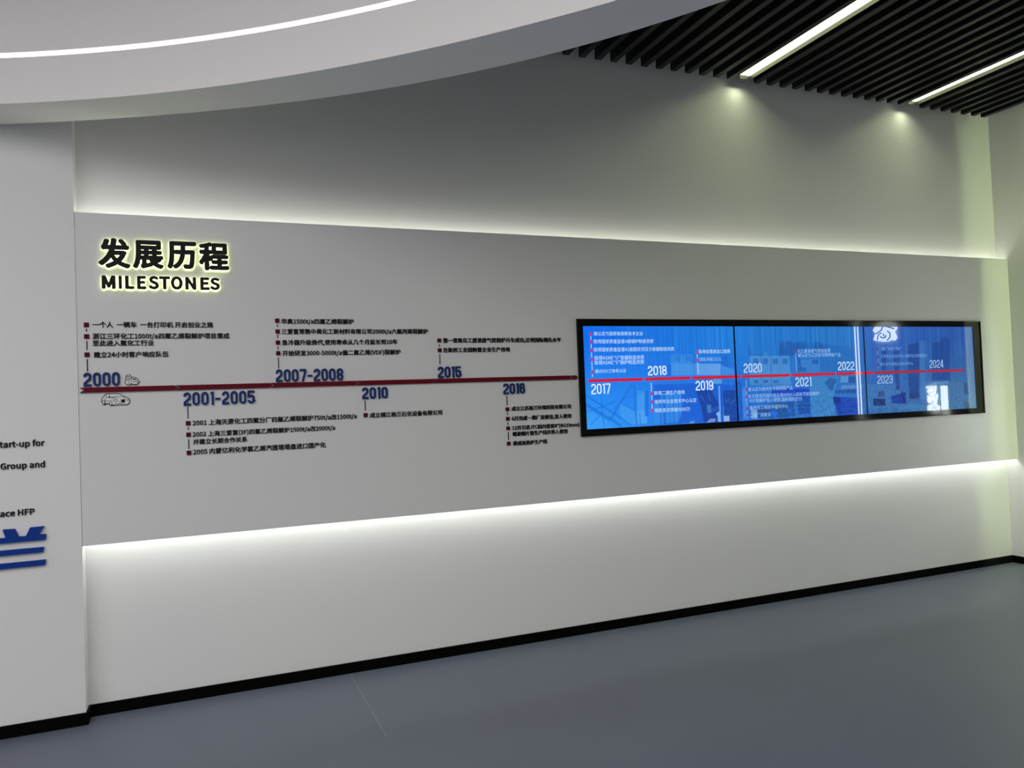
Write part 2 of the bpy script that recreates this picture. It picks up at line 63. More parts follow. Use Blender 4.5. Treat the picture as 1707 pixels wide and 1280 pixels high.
PAINT = [('p',(80,170,245),0.45,0,[(2.5866,1.5281),(2.7092,1.4637),(2.7983,1.4668),(2.798,1.3831),(2.6473,1.3734),(2.5962,1.4154)]),('p',(60,165,255),0.5,0,[(2.3363,1.4916),(2.4619,1.4278),(2.5335,1.3656),(2.3305,1.3656)]),('p',(100,180,250),0.45,0,[(2.7275,1.5998),(2.7899,1.608),(2.7978,1.3797),(2.7239,1.3731)]),('l',(10,110,218),0.6,0.012,[(2.3406,1.5823),(2.4476,1.5167),(2.5564,1.4501),(2.6663,1.3725)]),('l',(10,110,218),0.6,0.02,[(2.3379,1.524),(2.4449,1.458),(2.5062,1.4194)]),('l',(10,110,218),0.6,0.016,[(2.5068,1.4325),(2.5901,1.3695)]),('l',(10,110,218),0.6,0.014,[(2.6912,1.6442),(2.5979,1.5277),(2.5454,1.4571),(2.5136,1.419)]),('l',(10,110,218),0.6,0.008,[(2.3392,1.4753),(2.447,1.5036),(2.5644,1.5388)]),('l',(10,110,218),0.6,0.008,[(2.4541,1.5753),(2.4558,1.4543),(2.4667,1.3721)]),('l',(10,110,218),0.6,0.01,[(2.7108,1.6504),(2.7092,1.4637),(2.7162,1.3735)]),('l',(10,110,218),0.6,0.006,[(2.7857,1.6014),(2.6178,1.5468),(2.5392,1.4837)]),('l',(10,110,218),0.6,0.008,[(2.7431,1.449),(2.7431,1.3722)]),('l',(10,110,218),0.6,0.006,[(2.6161,1.5138),(2.7095,1.4704)]),('l',(10,110,218),0.6,0.007,[(2.3682,1.393),(2.4447,1.4547)]),('p',(10,112,228),0.8,0,[(2.7896,1.6013),(2.8168,1.6005),(2.808,1.4262),(2.7808,1.4274)]),('p',(70,155,238),0.55,0,[(3.0138,1.8462),(3.1886,1.8441),(3.1853,1.7819),(3.0105,1.7848)]),('p',(85,160,238),0.7,0,[(3.0105,1.7848),(3.4277,1.7744),(3.4232,1.6936),(3.0061,1.6996)]),('p',(112,165,238),0.7,0,[(3.2346,1.7776),(3.4277,1.7744),(3.4233,1.6954),(3.2304,1.6997)]),('p',(35,122,220),0.8,0,[(3.0416,1.839),(3.0901,1.8384),(3.0879,1.7972),(3.0394,1.798)]),('p',(35,122,220),0.8,0,[(3.1288,1.8379),(3.1759,1.8373),(3.1737,1.7959),(3.1266,1.7966)]),('p',(15,110,230),0.8,0,[(2.982,1.775),(3.0108,1.7745),(3.0069,1.6995),(2.9781,1.7002)]),('p',(20,100,210),0.7,0,[(3.4312,1.8376),(3.4909,1.8333),(3.4857,1.7416),(3.4275,1.7708)]),('p',(90,165,240),0.5,0,[(3.4314,1.7637),(3.537,1.7336),(3.5389,1.6911),(3.4275,1.6936)]),('l',(15,98,208),0.45,0.007,[(3.0075,2.0343),(3.0102,1.8941)]),('l',(15,98,208),0.45,0.007,[(3.2278,2.0345),(3.2305,1.8921)]),('l',(15,98,208),0.45,0.007,[(3.3785,2.0347),(3.3811,1.8908)]),('l',(15,98,208),0.45,0.007,[(3.4893,2.0348),(3.4919,1.8898)]),('l',(15,98,208),0.45,0.007,[(3.0276,2.0343),(3.0303,1.8939)]),('l',(45,145,240),0.3,0.02,[(3.068,2.0344),(3.0667,1.8936)]),('l',(45,145,240),0.3,0.02,[(3.1168,2.0344),(3.1154,1.8932)]),('l',(45,145,240),0.3,0.02,[(3.286,2.0346),(3.2845,1.8917)]),('l',(45,145,240),0.3,0.02,[(3.3321,2.0347),(3.3306,1.8913)]),('l',(45,145,240),0.3,0.02,[(3.4082,2.0348),(3.4065,1.8906)]),('l',(45,145,240),0.3,0.02,[(3.4551,2.0348),(3.4534,1.8902)]),('l',(40,95,190),0.5,0.006,[(3.1968,1.844),(3.2014,1.6986)]),('p',(15,88,212),0.65,0,[(2.8639,1.6402),(3.2107,1.6412),(3.5477,1.6181),(3.5417,1.3604),(3.1957,1.3639),(2.8499,1.3646)]),('p',(65,165,248),0.6,0,[(2.9441,1.5837),(3.0845,1.5794),(3.0813,1.4426),(3.0495,1.3757),(2.9331,1.3708),(2.85,1.3679),(2.8567,1.4988),(2.915,1.5576)]),('l',(15,95,215),0.65,0.022,[(2.9407,1.594),(2.9392,1.3739)]),('l',(15,95,215),0.65,0.008,[(3.0165,1.5917),(3.0149,1.3704)]),('l',(15,95,215),0.65,0.01,[(2.909,1.595),(2.9076,1.3754)]),('l',(15,95,215),0.65,0.006,[(2.9805,1.5928),(2.979,1.3721)]),('l',(15,95,215),0.65,0.006,[(3.0568,1.5905),(3.0551,1.3686)]),('p',(10,52,140),0.65,0,[(3.2039,1.593),(3.3328,1.5891),(3.395,1.4928),(3.3921,1.3654),(3.2621,1.3677),(3.2432,1.4775)]),('p',(14,58,140),0.65,0,[(3.4385,1.586),(3.5457,1.5828),(3.5461,1.362),(3.4345,1.3634)]),('p',(95,160,225),0.6,0,[(3.2895,1.4862),(3.3271,1.4848),(3.3282,1.4291),(3.2948,1.4305)]),('p',(110,170,235),0.75,0,[(3.354,1.6671),(3.4301,1.6652),(3.4283,1.6319),(3.3521,1.634)]),('p',(120,190,255),0.9,0,[(3.3978,1.6187),(3.4096,1.6184),(3.408,1.3611),(3.3961,1.3606)]),('p',(120,190,255),0.8,0,[(3.4278,1.4706),(3.4329,1.4704),(3.4336,1.3617),(3.4267,1.3613)]),('p',(20,90,212),0.9,0,[(3.4159,1.5621),(3.4328,1.5616),(3.4267,1.3613),(3.408,1.3611)]),('p',(165,192,242),0.9,0,[(3.4347,1.4037),(3.4816,1.4017),(3.4794,1.3632),(3.4336,1.3624)]),('p',(165,205,250),0.85,0,[(3.3656,1.4206),(3.3877,1.4372),(3.3979,1.4298),(3.3964,1.3652),(3.3794,1.3649),(3.3794,1.4026)]),('p',(205,222,250),0.9,0,[(3.287,1.3642),(3.3133,1.3873),(3.3196,1.387),(3.2953,1.3645)]),('p',(205,222,250),0.9,0,[(3.3003,1.3646),(3.3242,1.3868),(3.3305,1.3866),(3.3087,1.3649)]),('p',(205,222,250),0.9,0,[(3.3138,1.3651),(3.3351,1.3864),(3.3414,1.3861),(3.3222,1.3654)]),('p',(205,222,250),0.9,0,[(3.3272,1.3655),(3.346,1.3859),(3.3523,1.3856),(3.3356,1.3658)]),('p',(205,222,250),0.9,0,[(3.3407,1.3659),(3.3569,1.3854),(3.3632,1.3851),(3.3491,1.3662)]),('p',(175,212,250),0.8,0,[(3.1341,1.3643),(3.1553,1.377),(3.1614,1.3768),(3.1432,1.3645)]),('p',(175,212,250),0.8,0,[(3.148,1.3636),(3.1668,1.3765),(3.1729,1.3763),(3.157,1.3639)]),('p',(175,212,250),0.8,0,[(3.1619,1.363),(3.1782,1.376),(3.1844,1.3757),(3.171,1.3633)]),('l',(90,150,225),0.6,0.005,[(3.4463,1.498),(3.4862,1.5212)]),('l',(90,150,225),0.6,0.005,[(3.4972,1.4891),(3.5375,1.5159)]),('l',(90,150,225),0.6,0.005,[(3.3368,1.4322),(3.3979,1.4682)]),('l',(90,150,225),0.6,0.005,[(3.325,1.4466),(3.3854,1.4722)]),('l',(90,150,225),0.6,0.005,[(3.2391,1.5538),(3.2704,1.5181)]),('l',(90,150,225),0.6,0.005,[(3.3105,1.5654),(3.3202,1.5129)]),('l',(70,140,225),0.7,0.006,[(3.5072,1.6651),(3.5077,1.5981)]),('p',(22,92,180),0.35,0,[(3.9513,1.9395),(4.6549,1.8878),(4.6804,1.7975),(3.9437,1.8135)]),('p',(25,85,165),0.55,0,[(3.9715,1.9164),(4.0524,1.936),(4.0949,1.9156),(4.2142,1.9352),(4.2104,1.874),(4.1203,1.8517),(4.0746,1.8233),(3.9448,1.8307)]),('p',(25,85,165),0.55,0,[(4.2861,1.8908),(4.3037,1.9318),(4.3558,1.9197),(4.435,1.8482),(4.2843,1.8616)]),('p',(82,150,215),0.75,0,[(3.6837,1.8283),(4.0455,1.8237),(4.0532,1.5932),(3.6713,1.6152)]),('p',(35,105,188),0.85,0,[(3.7138,1.8082),(3.7612,1.8075),(3.7589,1.768),(3.7115,1.7688)]),('p',(35,105,188),0.85,0,[(3.8012,1.807),(3.8492,1.8063),(3.8468,1.7665),(3.7989,1.7674)]),('p',(35,105,188),0.85,0,[(3.8932,1.8057),(3.9418,1.805),(3.9394,1.765),(3.8908,1.7658)]),('p',(35,105,188),0.85,0,[(3.9828,1.8044),(4.0319,1.8037),(4.0295,1.7635),(3.9803,1.7643)]),('p',(30,95,180),0.85,0,[(3.7116,1.6506),(3.7547,1.6496),(3.7536,1.6298),(3.7104,1.631)]),('p',(30,95,180),0.85,0,[(3.7989,1.6485),(3.8426,1.6474),(3.8414,1.6275),(3.7977,1.6287)]),('p',(30,95,180),0.85,0,[(3.8908,1.6462),(3.935,1.6451),(3.9338,1.6251),(3.8896,1.6263)]),('l',(45,90,160),0.6,0.008,[(3.8752,1.8259),(3.8666,1.5985)]),('l',(45,90,160),0.25,0.008,[(3.7869,1.827),(3.7785,1.6009)]),('l',(45,90,160),0.25,0.008,[(3.9574,1.8248),(3.9486,1.5962)]),('l',(50,100,170),0.5,0.006,[(3.6718,1.6236),(4.0541,1.6076)]),('l',(25,80,165),0.7,0.008,[(3.6845,1.9015),(3.682,1.834)]),('p',(70,145,215),0.8,0,[(3.8107,1.8494),(3.8531,1.8489),(3.8518,1.8262),(3.8094,1.8267)]),('l',(30,90,170),0.6,0.006,[(3.6702,1.8341),(3.8594,1.8346)]),('p',(60,135,205),0.6,0,[(4.1609,1.7932),(4.3404,1.7964),(4.3341,1.6967),(4.111,1.7014)]),('p',(32,110,190),0.8,0,[(4.348,1.7963),(4.68,1.7915),(4.6734,1.6927),(4.3418,1.6995)]),('p',(25,80,165),0.7,0,[(4.2649,1.7916),(4.3249,1.7908),(4.3229,1.7585),(4.2629,1.7595)]),('p',(30,95,175),0.8,0,[(4.1205,1.7359),(4.2017,1.7344),(4.1997,1.7025),(4.1186,1.7041)]),('l',(30,85,170),0.7,0.02,[(4.1391,1.7993),(4.1499,1.7354)]),('p',(15,60,190),0.8,0,[(3.8727,1.5813),(4.2215,1.5769),(4.2205,1.5014),(4.1342,1.4812),(4.0276,1.5308),(3.87,1.5359)]),('p',(20,82,170),0.8,0,[(4.0916,1.5057),(4.2257,1.5244),(4.2207,1.3852),(4.1134,1.3838)]),('p',(62,138,200),0.7,0,[(4.2344,1.6639),(4.5226,1.6572),(4.4512,1.5054),(4.4646,1.3574),(4.2268,1.3646)]),('l',(15,60,140),0.6,0.005,[(4.1195,1.4817),(4.2231,1.4827)]),('l',(15,60,140),0.6,0.005,[(4.1177,1.4529),(4.2212,1.4537)]),('l',(15,60,140),0.6,0.005,[(4.1159,1.4241),(4.2194,1.4247)]),('l',(15,60,140),0.6,0.005,[(4.1141,1.3953),(4.2176,1.3958)]),('p',(20,75,150),0.6,0,[(4.3742,1.6136),(4.4301,1.6534),(4.5057,1.6339),(4.4645,1.5935),(4.4542,1.5525),(4.4313,1.5532)]),('p',(95,155,212),0.8,0,[(4.5346,1.6617),(4.6123,1.6599),(4.6091,1.6105),(4.5313,1.6125)]),('p',(25,75,150),0.7,0,[(4.6159,1.6551),(4.6866,1.6534),(4.6834,1.6055),(4.6128,1.6074)]),('p',(22,72,150),0.7,0,[(4.4695,1.552),(4.6802,1.5577),(4.6861,1.5276),(4.4759,1.5312)]),('p',(14,58,172),0.85,0,[(4.4473,1.5055),(4.6288,1.4936),(4.707,1.4849),(4.71,1.3518),(4.4954,1.3573)]),('p',(20,40,110),0.6,0,[(4.4471,1.5026),(4.5201,1.5001),(4.5253,1.4614),(4.4554,1.4521)]),('l',(60,110,215),0.6,0.005,[(4.542,1.4786),(4.6908,1.4795)]),('l',(60,110,215),0.6,0.005,[(4.5406,1.4573),(4.6894,1.458)]),('l',(60,110,215),0.6,0.005,[(4.5392,1.436),(4.688,1.4365)]),('l',(60,110,215),0.6,0.005,[(4.5378,1.4148),(4.6865,1.415)]),('l',(60,110,215),0.6,0.005,[(4.5364,1.3935),(4.6851,1.3935)]),('l',(60,110,215),0.6,0.005,[(4.535,1.3722),(4.6837,1.372)]),('p',(75,160,240),0.6,0,[(3.6016,1.6003),(3.6428,1.5992),(3.6435,1.3727),(3.5988,1.3719)]),('p',(20,72,140),0.6,0,[(3.717,1.4453),(3.8808,1.4787),(4.0684,1.4835),(4.076,1.371),(3.7335,1.3716)]),('p',(25,85,190),0.5,0,[(3.5429,1.6465),(3.6042,1.6449),(3.6022,1.3717),(3.5544,1.3711)]),('p',(140,182,222),0.8,0,[(3.6751,1.4413),(3.7305,1.4391),(3.7265,1.3708),(3.6745,1.3713)]),('p',(30,110,232),0.9,0,[(3.8484,1.4119),(3.885,1.4303),(3.9156,1.4063),(3.9031,1.3756),(3.8604,1.3762)]),('p',(20,92,230),0.9,0,[(4.0065,1.4226),(4.0361,1.433),(4.0489,1.4038),(4.0191,1.3906)]),('p',(190,190,120),0.6,0,[(3.8896,1.4471),(3.9216,1.4459),(3.9062,1.4266)]),('l',(60,145,225),0.35,0.012,[(3.6062,2.0393),(3.6045,1.9133)]),('l',(20,95,190),0.35,0.012,[(3.6544,2.0394),(3.652,1.9017)]),('l',(60,145,225),0.35,0.012,[(3.7029,2.0394),(3.6998,1.8901)]),('l',(20,95,190),0.35,0.012,[(3.7587,2.0395),(3.7549,1.8783)]),('l',(60,145,225),0.35,0.012,[(3.8079,2.0396),(3.806,1.9118)]),('l',(20,95,190),0.35,0.012,[(3.9287,2.0398),(3.926,1.8995)]),('l',(60,145,225),0.35,0.012,[(4.0151,2.0399),(4.0116,1.8874)]),('l',(20,95,190),0.35,0.012,[(4.1026,2.04),(4.0983,1.875)]),('l',(60,145,225),0.35,0.012,[(4.191,2.0401),(4.1888,1.9091)]),('l',(20,95,190),0.35,0.012,[(4.2655,2.0403),(4.2625,1.8969)]),('l',(60,145,225),0.35,0.012,[(4.3257,2.0403),(4.3218,1.8847)]),('l',(20,95,190),0.35,0.012,[(4.4168,2.0405),(4.4121,1.8721)]),('l',(60,145,225),0.35,0.012,[(4.5012,2.0406),(4.4987,1.9069)]),('l',(20,95,190),0.35,0.012,[(4.5866,2.0407),(4.5832,1.8944)]),('l',(60,145,225),0.35,0.012,[(4.6493,2.0408),(4.645,1.8819)]),('l',(60,120,200),0.35,0.014,[(4.8335,2.0452),(4.8271,1.7338)]),('l',(20,70,150),0.35,0.014,[(4.8849,2.0453),(4.8784,1.7329)]),('l',(60,120,200),0.35,0.014,[(4.9515,2.0454),(4.9448,1.7317)]),('l',(20,70,150),0.35,0.014,[(5.0111,2.0455),(5.0043,1.7307)]),('l',(60,120,200),0.35,0.014,[(5.0788,2.0456),(5.0718,1.7294)]),('l',(20,70,150),0.35,0.014,[(5.1851,2.0458),(5.1779,1.7276)]),('l',(60,120,200),0.35,0.014,[(5.2465,2.0459),(5.2392,1.7265)]),('l',(20,70,150),0.35,0.014,[(5.4493,2.0463),(5.4415,1.7229)]),('l',(60,120,200),0.35,0.014,[(5.6087,2.0465),(5.6005,1.72)]),('l',(20,70,150),0.35,0.014,[(5.7712,2.0468),(5.7627,1.7171)]),('l',(60,120,200),0.35,0.014,[(5.8537,2.0469),(5.8449,1.7157)]),('p',(18,58,135),0.6,0,[(5.2589,1.8958),(5.3771,1.9177),(5.3709,1.7241),(5.3528,1.4745),(5.2437,1.4669),(5.2444,1.6925)]),('p',(18,64,142),0.65,0,[(5.5266,1.9111),(5.6071,1.9163),(5.6837,1.9682),(5.7336,1.9272),(5.7172,1.6018),(5.5038,1.6013)]),('p',(62,132,195),0.45,0,[(5.3936,1.9291),(5.4565,1.9287),(5.4215,1.4495),(5.3589,1.4516)]),('p',(18,55,130),0.55,0,[(4.9755,1.8534),(5.0165,1.853),(5.0057,1.6972),(4.9648,1.6981)]),('p',(18,55,130),0.5,0,[(5.0925,1.8634),(5.1607,1.8628),(5.1416,1.5375),(5.1037,1.5386)]),('p',(50,120,190),0.4,0,[(5.1706,1.8402),(5.2011,1.8399),(5.1828,1.5813),(5.1524,1.5821)]),('p',(72,130,190),0.45,0,[(4.8028,1.5915),(5.1077,1.5945),(5.2018,1.4177),(4.7891,1.3891)]),('p',(70,140,200),0.4,0,[(5.4033,1.416),(5.1717,1.4244),(5.093,1.3854),(5.4004,1.3763)]),('p',(18,42,105),0.8,0,[(4.8609,1.477),(4.9864,1.4728),(4.9826,1.4174),(4.8572,1.4221)]),('p',(55,20,70),0.4,0,[(4.9163,1.5331),(4.9756,1.5313),(4.98,1.4868),(4.9059,1.4893)]),('p',(18,50,150),0.8,0,[(5.0475,1.4902),(5.1472,1.5093),(5.209,1.5187),(5.206,1.4232),(5.0512,1.4344)]),('p',(40,45,70),0.4,0,[(5.156,1.5259),(5.1788,1.5252),(5.2026,1.4289),(5.1721,1.43)]),('p',(25,45,100),0.5,0,[(5.2465,1.5062),(5.3557,1.5142),(5.3593,1.4573),(5.251,1.461)]),('p',(45,20,80),0.4,0,[(5.1061,1.5721),(5.1402,1.5712),(5.1378,1.5376),(5.1037,1.5386)]),('p',(70,120,165),0.5,0,[(5.495,1.5901),(5.8852,1.5917),(5.8755,1.3578),(5.4782,1.3618)]),('p',(30,70,120),0.6,0,[(5.8673,1.5746),(5.9171,1.5733),(5.9266,1.4791),(5.8684,1.4809)]),('p',(45,75,100),0.6,0,[(5.8552,1.417),(5.9216,1.4147),(5.9258,1.3617),(5.8677,1.3639)]),('l',(40,90,140),0.5,0.006,[(5.7751,1.6644),(5.7563,1.3624)]),('l',(40,90,140),0.5,0.006,[(5.6935,1.6661),(5.675,1.3656)]),('p',(35,90,160),0.5,0,[(5.7611,1.8046),(5.8931,1.8029),(5.8846,1.6915),(5.7527,1.694)])]  # includes a pale veil at lower right, a painted reflection on the glass
WLINES = [[(-1.704,2.219),(-1.723,1.234)],[(-1.662,2.214),(-1.688,1.234)]]
WEMBLEM = [(-1.466,2.155),(-1.423,2.2),(-1.338,2.241),(-1.222,2.206),(-1.18,2.149),(-1.219,2.115),(-1.188,2.053),(-1.217,2.027),(-1.257,2.04),(-1.292,2.025),(-1.352,2.028),(-1.463,2.052),(-1.437,2.116)]
WSTROKES = [[(-1.329,2.19),(-1.357,2.143),(-1.415,2.117),(-1.433,2.115)],[(-1.3,2.176),(-1.25,2.16),(-1.201,2.141)],[(-1.411,2.049),(-1.4,2.091),(-1.381,2.11),(-1.355,2.115)],[(-1.374,2.081),(-1.349,2.064),(-1.315,2.065),(-1.301,2.088)],[(-1.253,2.111),(-1.256,2.063),(-1.292,2.034)],[(-1.334,2.105),(-1.331,2.08)],[(-1.286,2.129),(-1.262,2.109)]]
WGLYPH = [[(-0.88,1.548),(-0.794,1.548),(-0.804,1.502),(-0.845,1.494),(-0.87,1.518)],[(-0.844,1.52),(-0.821,1.526)],[(-0.874,1.461),(-0.784,1.466),(-0.793,1.429)],[(-0.869,1.411),(-0.826,1.437),(-0.791,1.403)],[(-0.871,1.444),(-0.843,1.417)],[(-0.867,1.328),(-0.864,1.368),(-0.807,1.383),(-0.768,1.357),(-0.781,1.317),(-0.819,1.311),(-0.824,1.344)]]
WBARS = [[(-0.719,1.559),(-0.713,1.291)],[(-0.678,1.557),(-0.677,1.291)]]
BAND = [(-0.481,1.817),(-0.44,1.814)]
RING_IN = ([-0.72052,-0.50883,-0.01285,5.57406],(0.677,1.202))
RING_OUT = ([1.69439,1.82198,0.52764,5.85174],(0.615,1.23))
LED_Z = 3.28
YF, YL, YS = -.103, -.108, -.113     # panel face, left wall face, screen glass
ZT, ZB = 2.6333, .9028               # panel top and bottom edges
XL, XR = -.596, 6.5024
ZC = 3.844                           # underside of slats
Z_TOP = 4.35
Z_RING = 3.05

# ------------------------------------------------------------------ materials
def srgb(c):
    out = []
    for v in c:
        v = v/255
        out.append(v/12.92 if v <= .04045 else ((v+.055)/1.055)**2.4)
    return out
MATS = {}
def mat(name, col, rough=.6, metal=0, emit=None, es=0, noise=0, bump=0, scale=30, spec=.5, coat=0):
    if name in MATS: return MATS[name]
    m = bpy.data.materials.new(name); m.use_nodes = True; nt = m.node_tree; b = nt.nodes['Principled BSDF']
    b.inputs['Base Color'].default_value = (*col, 1); b.inputs['Roughness'].default_value = rough
    b.inputs['Metallic'].default_value = metal; b.inputs['Specular IOR Level'].default_value = spec
    b.inputs['Coat Weight'].default_value = coat
    if emit is not None:
        b.inputs['Emission Color'].default_value = (*emit, 1); b.inputs['Emission Strength'].default_value = es
    if noise or bump:
        tc = nt.nodes.new('ShaderNodeTexCoord'); n = nt.nodes.new('ShaderNodeTexNoise')
        n.inputs['Scale'].default_value = scale; n.inputs['Detail'].default_value = 6
        nt.links.new(tc.outputs['Object'], n.inputs['Vector'])
        if noise:
            mx = nt.nodes.new('ShaderNodeMixRGB'); mx.inputs[1].default_value = (*[c*(1-noise) for c in col], 1)
            mx.inputs[2].default_value = (*[min(1, c*(1+noise)) for c in col], 1)
            nt.links.new(n.outputs[0], mx.inputs[0]); nt.links.new(mx.outputs[0], b.inputs['Base Color'])
        if bump:
            bp = nt.nodes.new('ShaderNodeBump'); bp.inputs['Strength'].default_value = bump; bp.inputs['Distance'].default_value = .002
            nt.links.new(n.outputs[0], bp.inputs['Height']); nt.links.new(bp.outputs[0], b.inputs['Normal'])
    MATS[name] = m; return m
M_WALL = mat('wall_paint', (.80, .80, .79), .75, noise=.012, bump=.05, scale=60, spec=.25)
M_PANEL = mat('panel_paint', (.74, .74, .735), .6, noise=.012, bump=.03, scale=40, spec=.3)
M_CEIL = mat('ceiling_paint', (.88, .86, .84), .8, noise=.01, bump=.03, scale=50, spec=.2)
M_FLOOR = mat('floor_resin', (.116, .131, .176), .42, noise=.07, bump=.04, scale=2.2, spec=.5)
M_SEAM = mat('floor_seam', (.20, .21, .24), .5)
M_SKIRT = mat('skirting_black', (.002, .002, .002), .5, spec=.04)
M_SLAT = mat('slat_black', (.013, .013, .0135), .36, noise=.1, scale=8, spec=.14)
M_VOID = mat('void_black', (.004, .004, .005), .9)
M_ALU = mat('dark_aluminium', (.02, .02, .018), .4, spec=.3)
M_LINE = mat('line_light', (.9, .9, .85), .5, emit=(.92, 1, .58), es=P_LINE)
M_RINGL = mat('ring_light', (.9, .9, .9), .5, emit=(1, .985, .97), es=P_RING)
M_ROUND = mat('round_light', (.9, .9, .9), .5, emit=(1, .965, .96), es=P_CEIL)
M_STRIP = mat('strip_light', (.9, .9, .9), .5, emit=(1, 1, .93), es=2)
M_BLACK = mat('acrylic_black', (.006, .006, .006), .5, spec=.15)
M_BLUE = mat('acrylic_blue', (.010, .034, .150), .45, spec=.15)
M_BLUE2 = mat('emblem_blue', (.004, .040, .27), .45, spec=.15)
M_RED = mat('acrylic_red', (.135, .006, .017), .5, spec=.08)
M_BULLET = mat('bullet_red', (.085, .005, .012), .5, spec=.08)
M_ICON = mat('icon_white', (.80, .80, .79), .5)
M_FRAME = mat('frame_gloss_black', (.002, .002, .002), .10, spec=.16)
M_HALO = mat('halo_led', (.9, .9, .6), .5, emit=(.86, 1, .46), es=P_HALO)
M_SIGN = mat('sign_lit', (.9, .9, .9), .5, emit=(.93, 1, .93), es=12)
M_FILL = mat('fill_pane_glow', (.8, .8, .8), .3, emit=(1, .99, 1), es=P_FILL)  # glow of the added fill light behind the camera
M_GREY = mat('sign_grey', (.1, .12, .11), .5)

# ------------------------------------------------------------------ mesh helpers
def obj(name, bm, m, parent=None, smooth=False):
    me = bpy.data.meshes.new(name)
    if isinstance(bm, bmesh.types.BMesh):
        bmesh.ops.recalc_face_normals(bm, faces=bm.faces); bm.to_mesh(me); bm.free()
    else: me = bm
    if smooth:
        for f in me.polygons: f.use_smooth = True
    me.materials.append(m)
    o = bpy.data.objects.new(name, me); COL.objects.link(o)
    if parent: o.parent = parent
    return o
def tag(o, label, cat, group=None, kind=None):
    o['label'] = label; o['category'] = cat
    if group: o['group'] = group
    if kind: o['kind'] = kind
    return o
def thing(name, label, cat, loc=(0, 0, 0), group=None):
    o = bpy.data.objects.new(name, None); COL.objects.link(o); o.location = loc; o.empty_display_size = .05
    return tag(o, label, cat, group)
def struct(name, bm, m, parent=None):
    o = obj(name, bm, m, parent)
    if not parent: o['kind'] = 'structure'
    return o
def box(bm, x0, x1, y0, y1, z0, z1, bev=0):
    vs = [bm.verts.new((x, y, z)) for z in (z0, z1) for y in (y0, y1) for x in (x0, x1)]
    fs = [(0, 2, 3, 1), (4, 5, 7, 6), (0, 1, 5, 4), (2, 6, 7, 3), (0, 4, 6, 2), (1, 3, 7, 5)]
    faces = [bm.faces.new([vs[i] for i in f]) for f in fs]
    if bev:
        es = list({e for f in faces for e in f.edges})
        bmesh.ops.bevel(bm, geom=es, offset=bev, segments=2, affect='EDGES', profile=.6)
    return bm
def B(*a, bev=0):
    return box(bmesh.new(), *a, bev=bev)
def prism(bm, pts, y0, y1):
    """polygon of (x, z) points extruded from y0 (front) to y1 (back)"""
    f = [bm.verts.new((x, y0, z)) for x, z in pts]; b = [bm.verts.new((x, y1, z)) for x, z in pts]
    bm.faces.new(f); bm.faces.new(b[::-1]); n = len(pts)
    for i in range(n): bm.faces.new((f[i], b[i], b[(i+1) % n], f[(i+1) % n]))
    return bm
def ribbon(bm, pts, t, y0, y1, closed=False):
    P = [Vector(q) for q in pts]; n = len(P); L = []; R = []
    for i in range(n):
        a = P[i-1] if (closed or i > 0) else None; c = P[(i+1) % n] if (closed or i < n-1) else None
        d1 = (P[i]-a).normalized() if a is not None else None; d2 = (c-P[i]).normalized() if c is not None else None
        if d1 is None: d1 = d2
        if d2 is None: d2 = d1
        n1 = Vector((-d1.y, d1.x)); n2 = Vector((-d2.y, d2.x)); m = (n1+n2)
        if m.length < 1e-6: m = n1.copy()
        m.normalize(); k = 1/max(.5, m.dot(n1)); L.append(P[i]+m*t/2*k); R.append(P[i]-m*t/2*k)
    vf = [[bm.verts.new((q.x, y, q.y)) for q in S] for y in (y0, y1) for S in (L, R)]
    rng = range(n if closed else n-1)
    for i in rng:
        j = (i+1) % n
        bm.faces.new((vf[0][i], vf[0][j], vf[1][j], vf[1][i])); bm.faces.new((vf[2][i], vf[3][i], vf[3][j], vf[2][j]))
        bm.faces.new((vf[0][i], vf[2][i], vf[2][j], vf[0][j])); bm.faces.new((vf[1][i], vf[1][j], vf[3][j], vf[3][i]))
    if not closed:
        for i in (0, n-1): bm.faces.new((vf[0][i], vf[1][i], vf[3][i], vf[2][i]))
    return bm

# ------------------------------------------------------------------ text glyphs as meshes
def get_font():
    try:
        d = bpy.utils.system_resource('DATAFILES')
        return bpy.data.fonts.load(os.path.join(d, 'fonts', 'Noto Sans CJK Regular.woff2'))
    except Exception:
        return None
FONT = get_font()
GC = {}
RAW = {}
def batch(strings, ext, res):
    """evaluate many short strings in one text object, one per line, and cut the mesh up by line"""
    todo = [t for t in dict.fromkeys(strings) if (t, ext, res) not in RAW]
    if not todo: return
    c = bpy.data.curves.new('t', 'FONT'); c.body = '\n'.join(todo); c.size = 1; c.resolution_u = res; c.space_line = 3
    if FONT: c.font = FONT
    c.extrude = ext
    o = bpy.data.objects.new('t', c); COL.objects.link(o); bpy.context.view_layer.update()
    me = bpy.data.meshes.new_from_object(o.evaluated_get(bpy.context.evaluated_depsgraph_get()))
    n = len(me.vertices); v = np.empty(n*3); me.vertices.foreach_get('co', v); v = v.reshape(-1, 3)
    row = np.rint((-v[:, 1]+.35)/3).astype(int); v[:, 1] += 3*row
    order = np.argsort(row, kind='stable'); first = np.searchsorted(row[order], np.arange(len(todo)+1)); new = np.empty(n, int); new[order] = np.arange(n)
    faces = [[] for _ in todo]
    for f in me.polygons:
        q = list(f.vertices); k = row[q[0]]; faces[k].append([int(new[i]-first[k]) for i in q])
    for k, t in enumerate(todo): RAW[(t, ext, res)] = (v[order[first[k]:first[k+1]]], faces[k])
    bpy.data.objects.remove(o); bpy.data.curves.remove(c); bpy.data.meshes.remove(me)
XM = {}
def bounds(me):
    n = len(me.vertices)
    if n == 0: return (0, 0, 0, 0)
    a = np.empty(n*3); me.vertices.foreach_get('co', a); a = a.reshape(-1, 3)
    return a[:, 0].min(), a[:, 0].max(), a[:, 1].min(), a[:, 1].max()
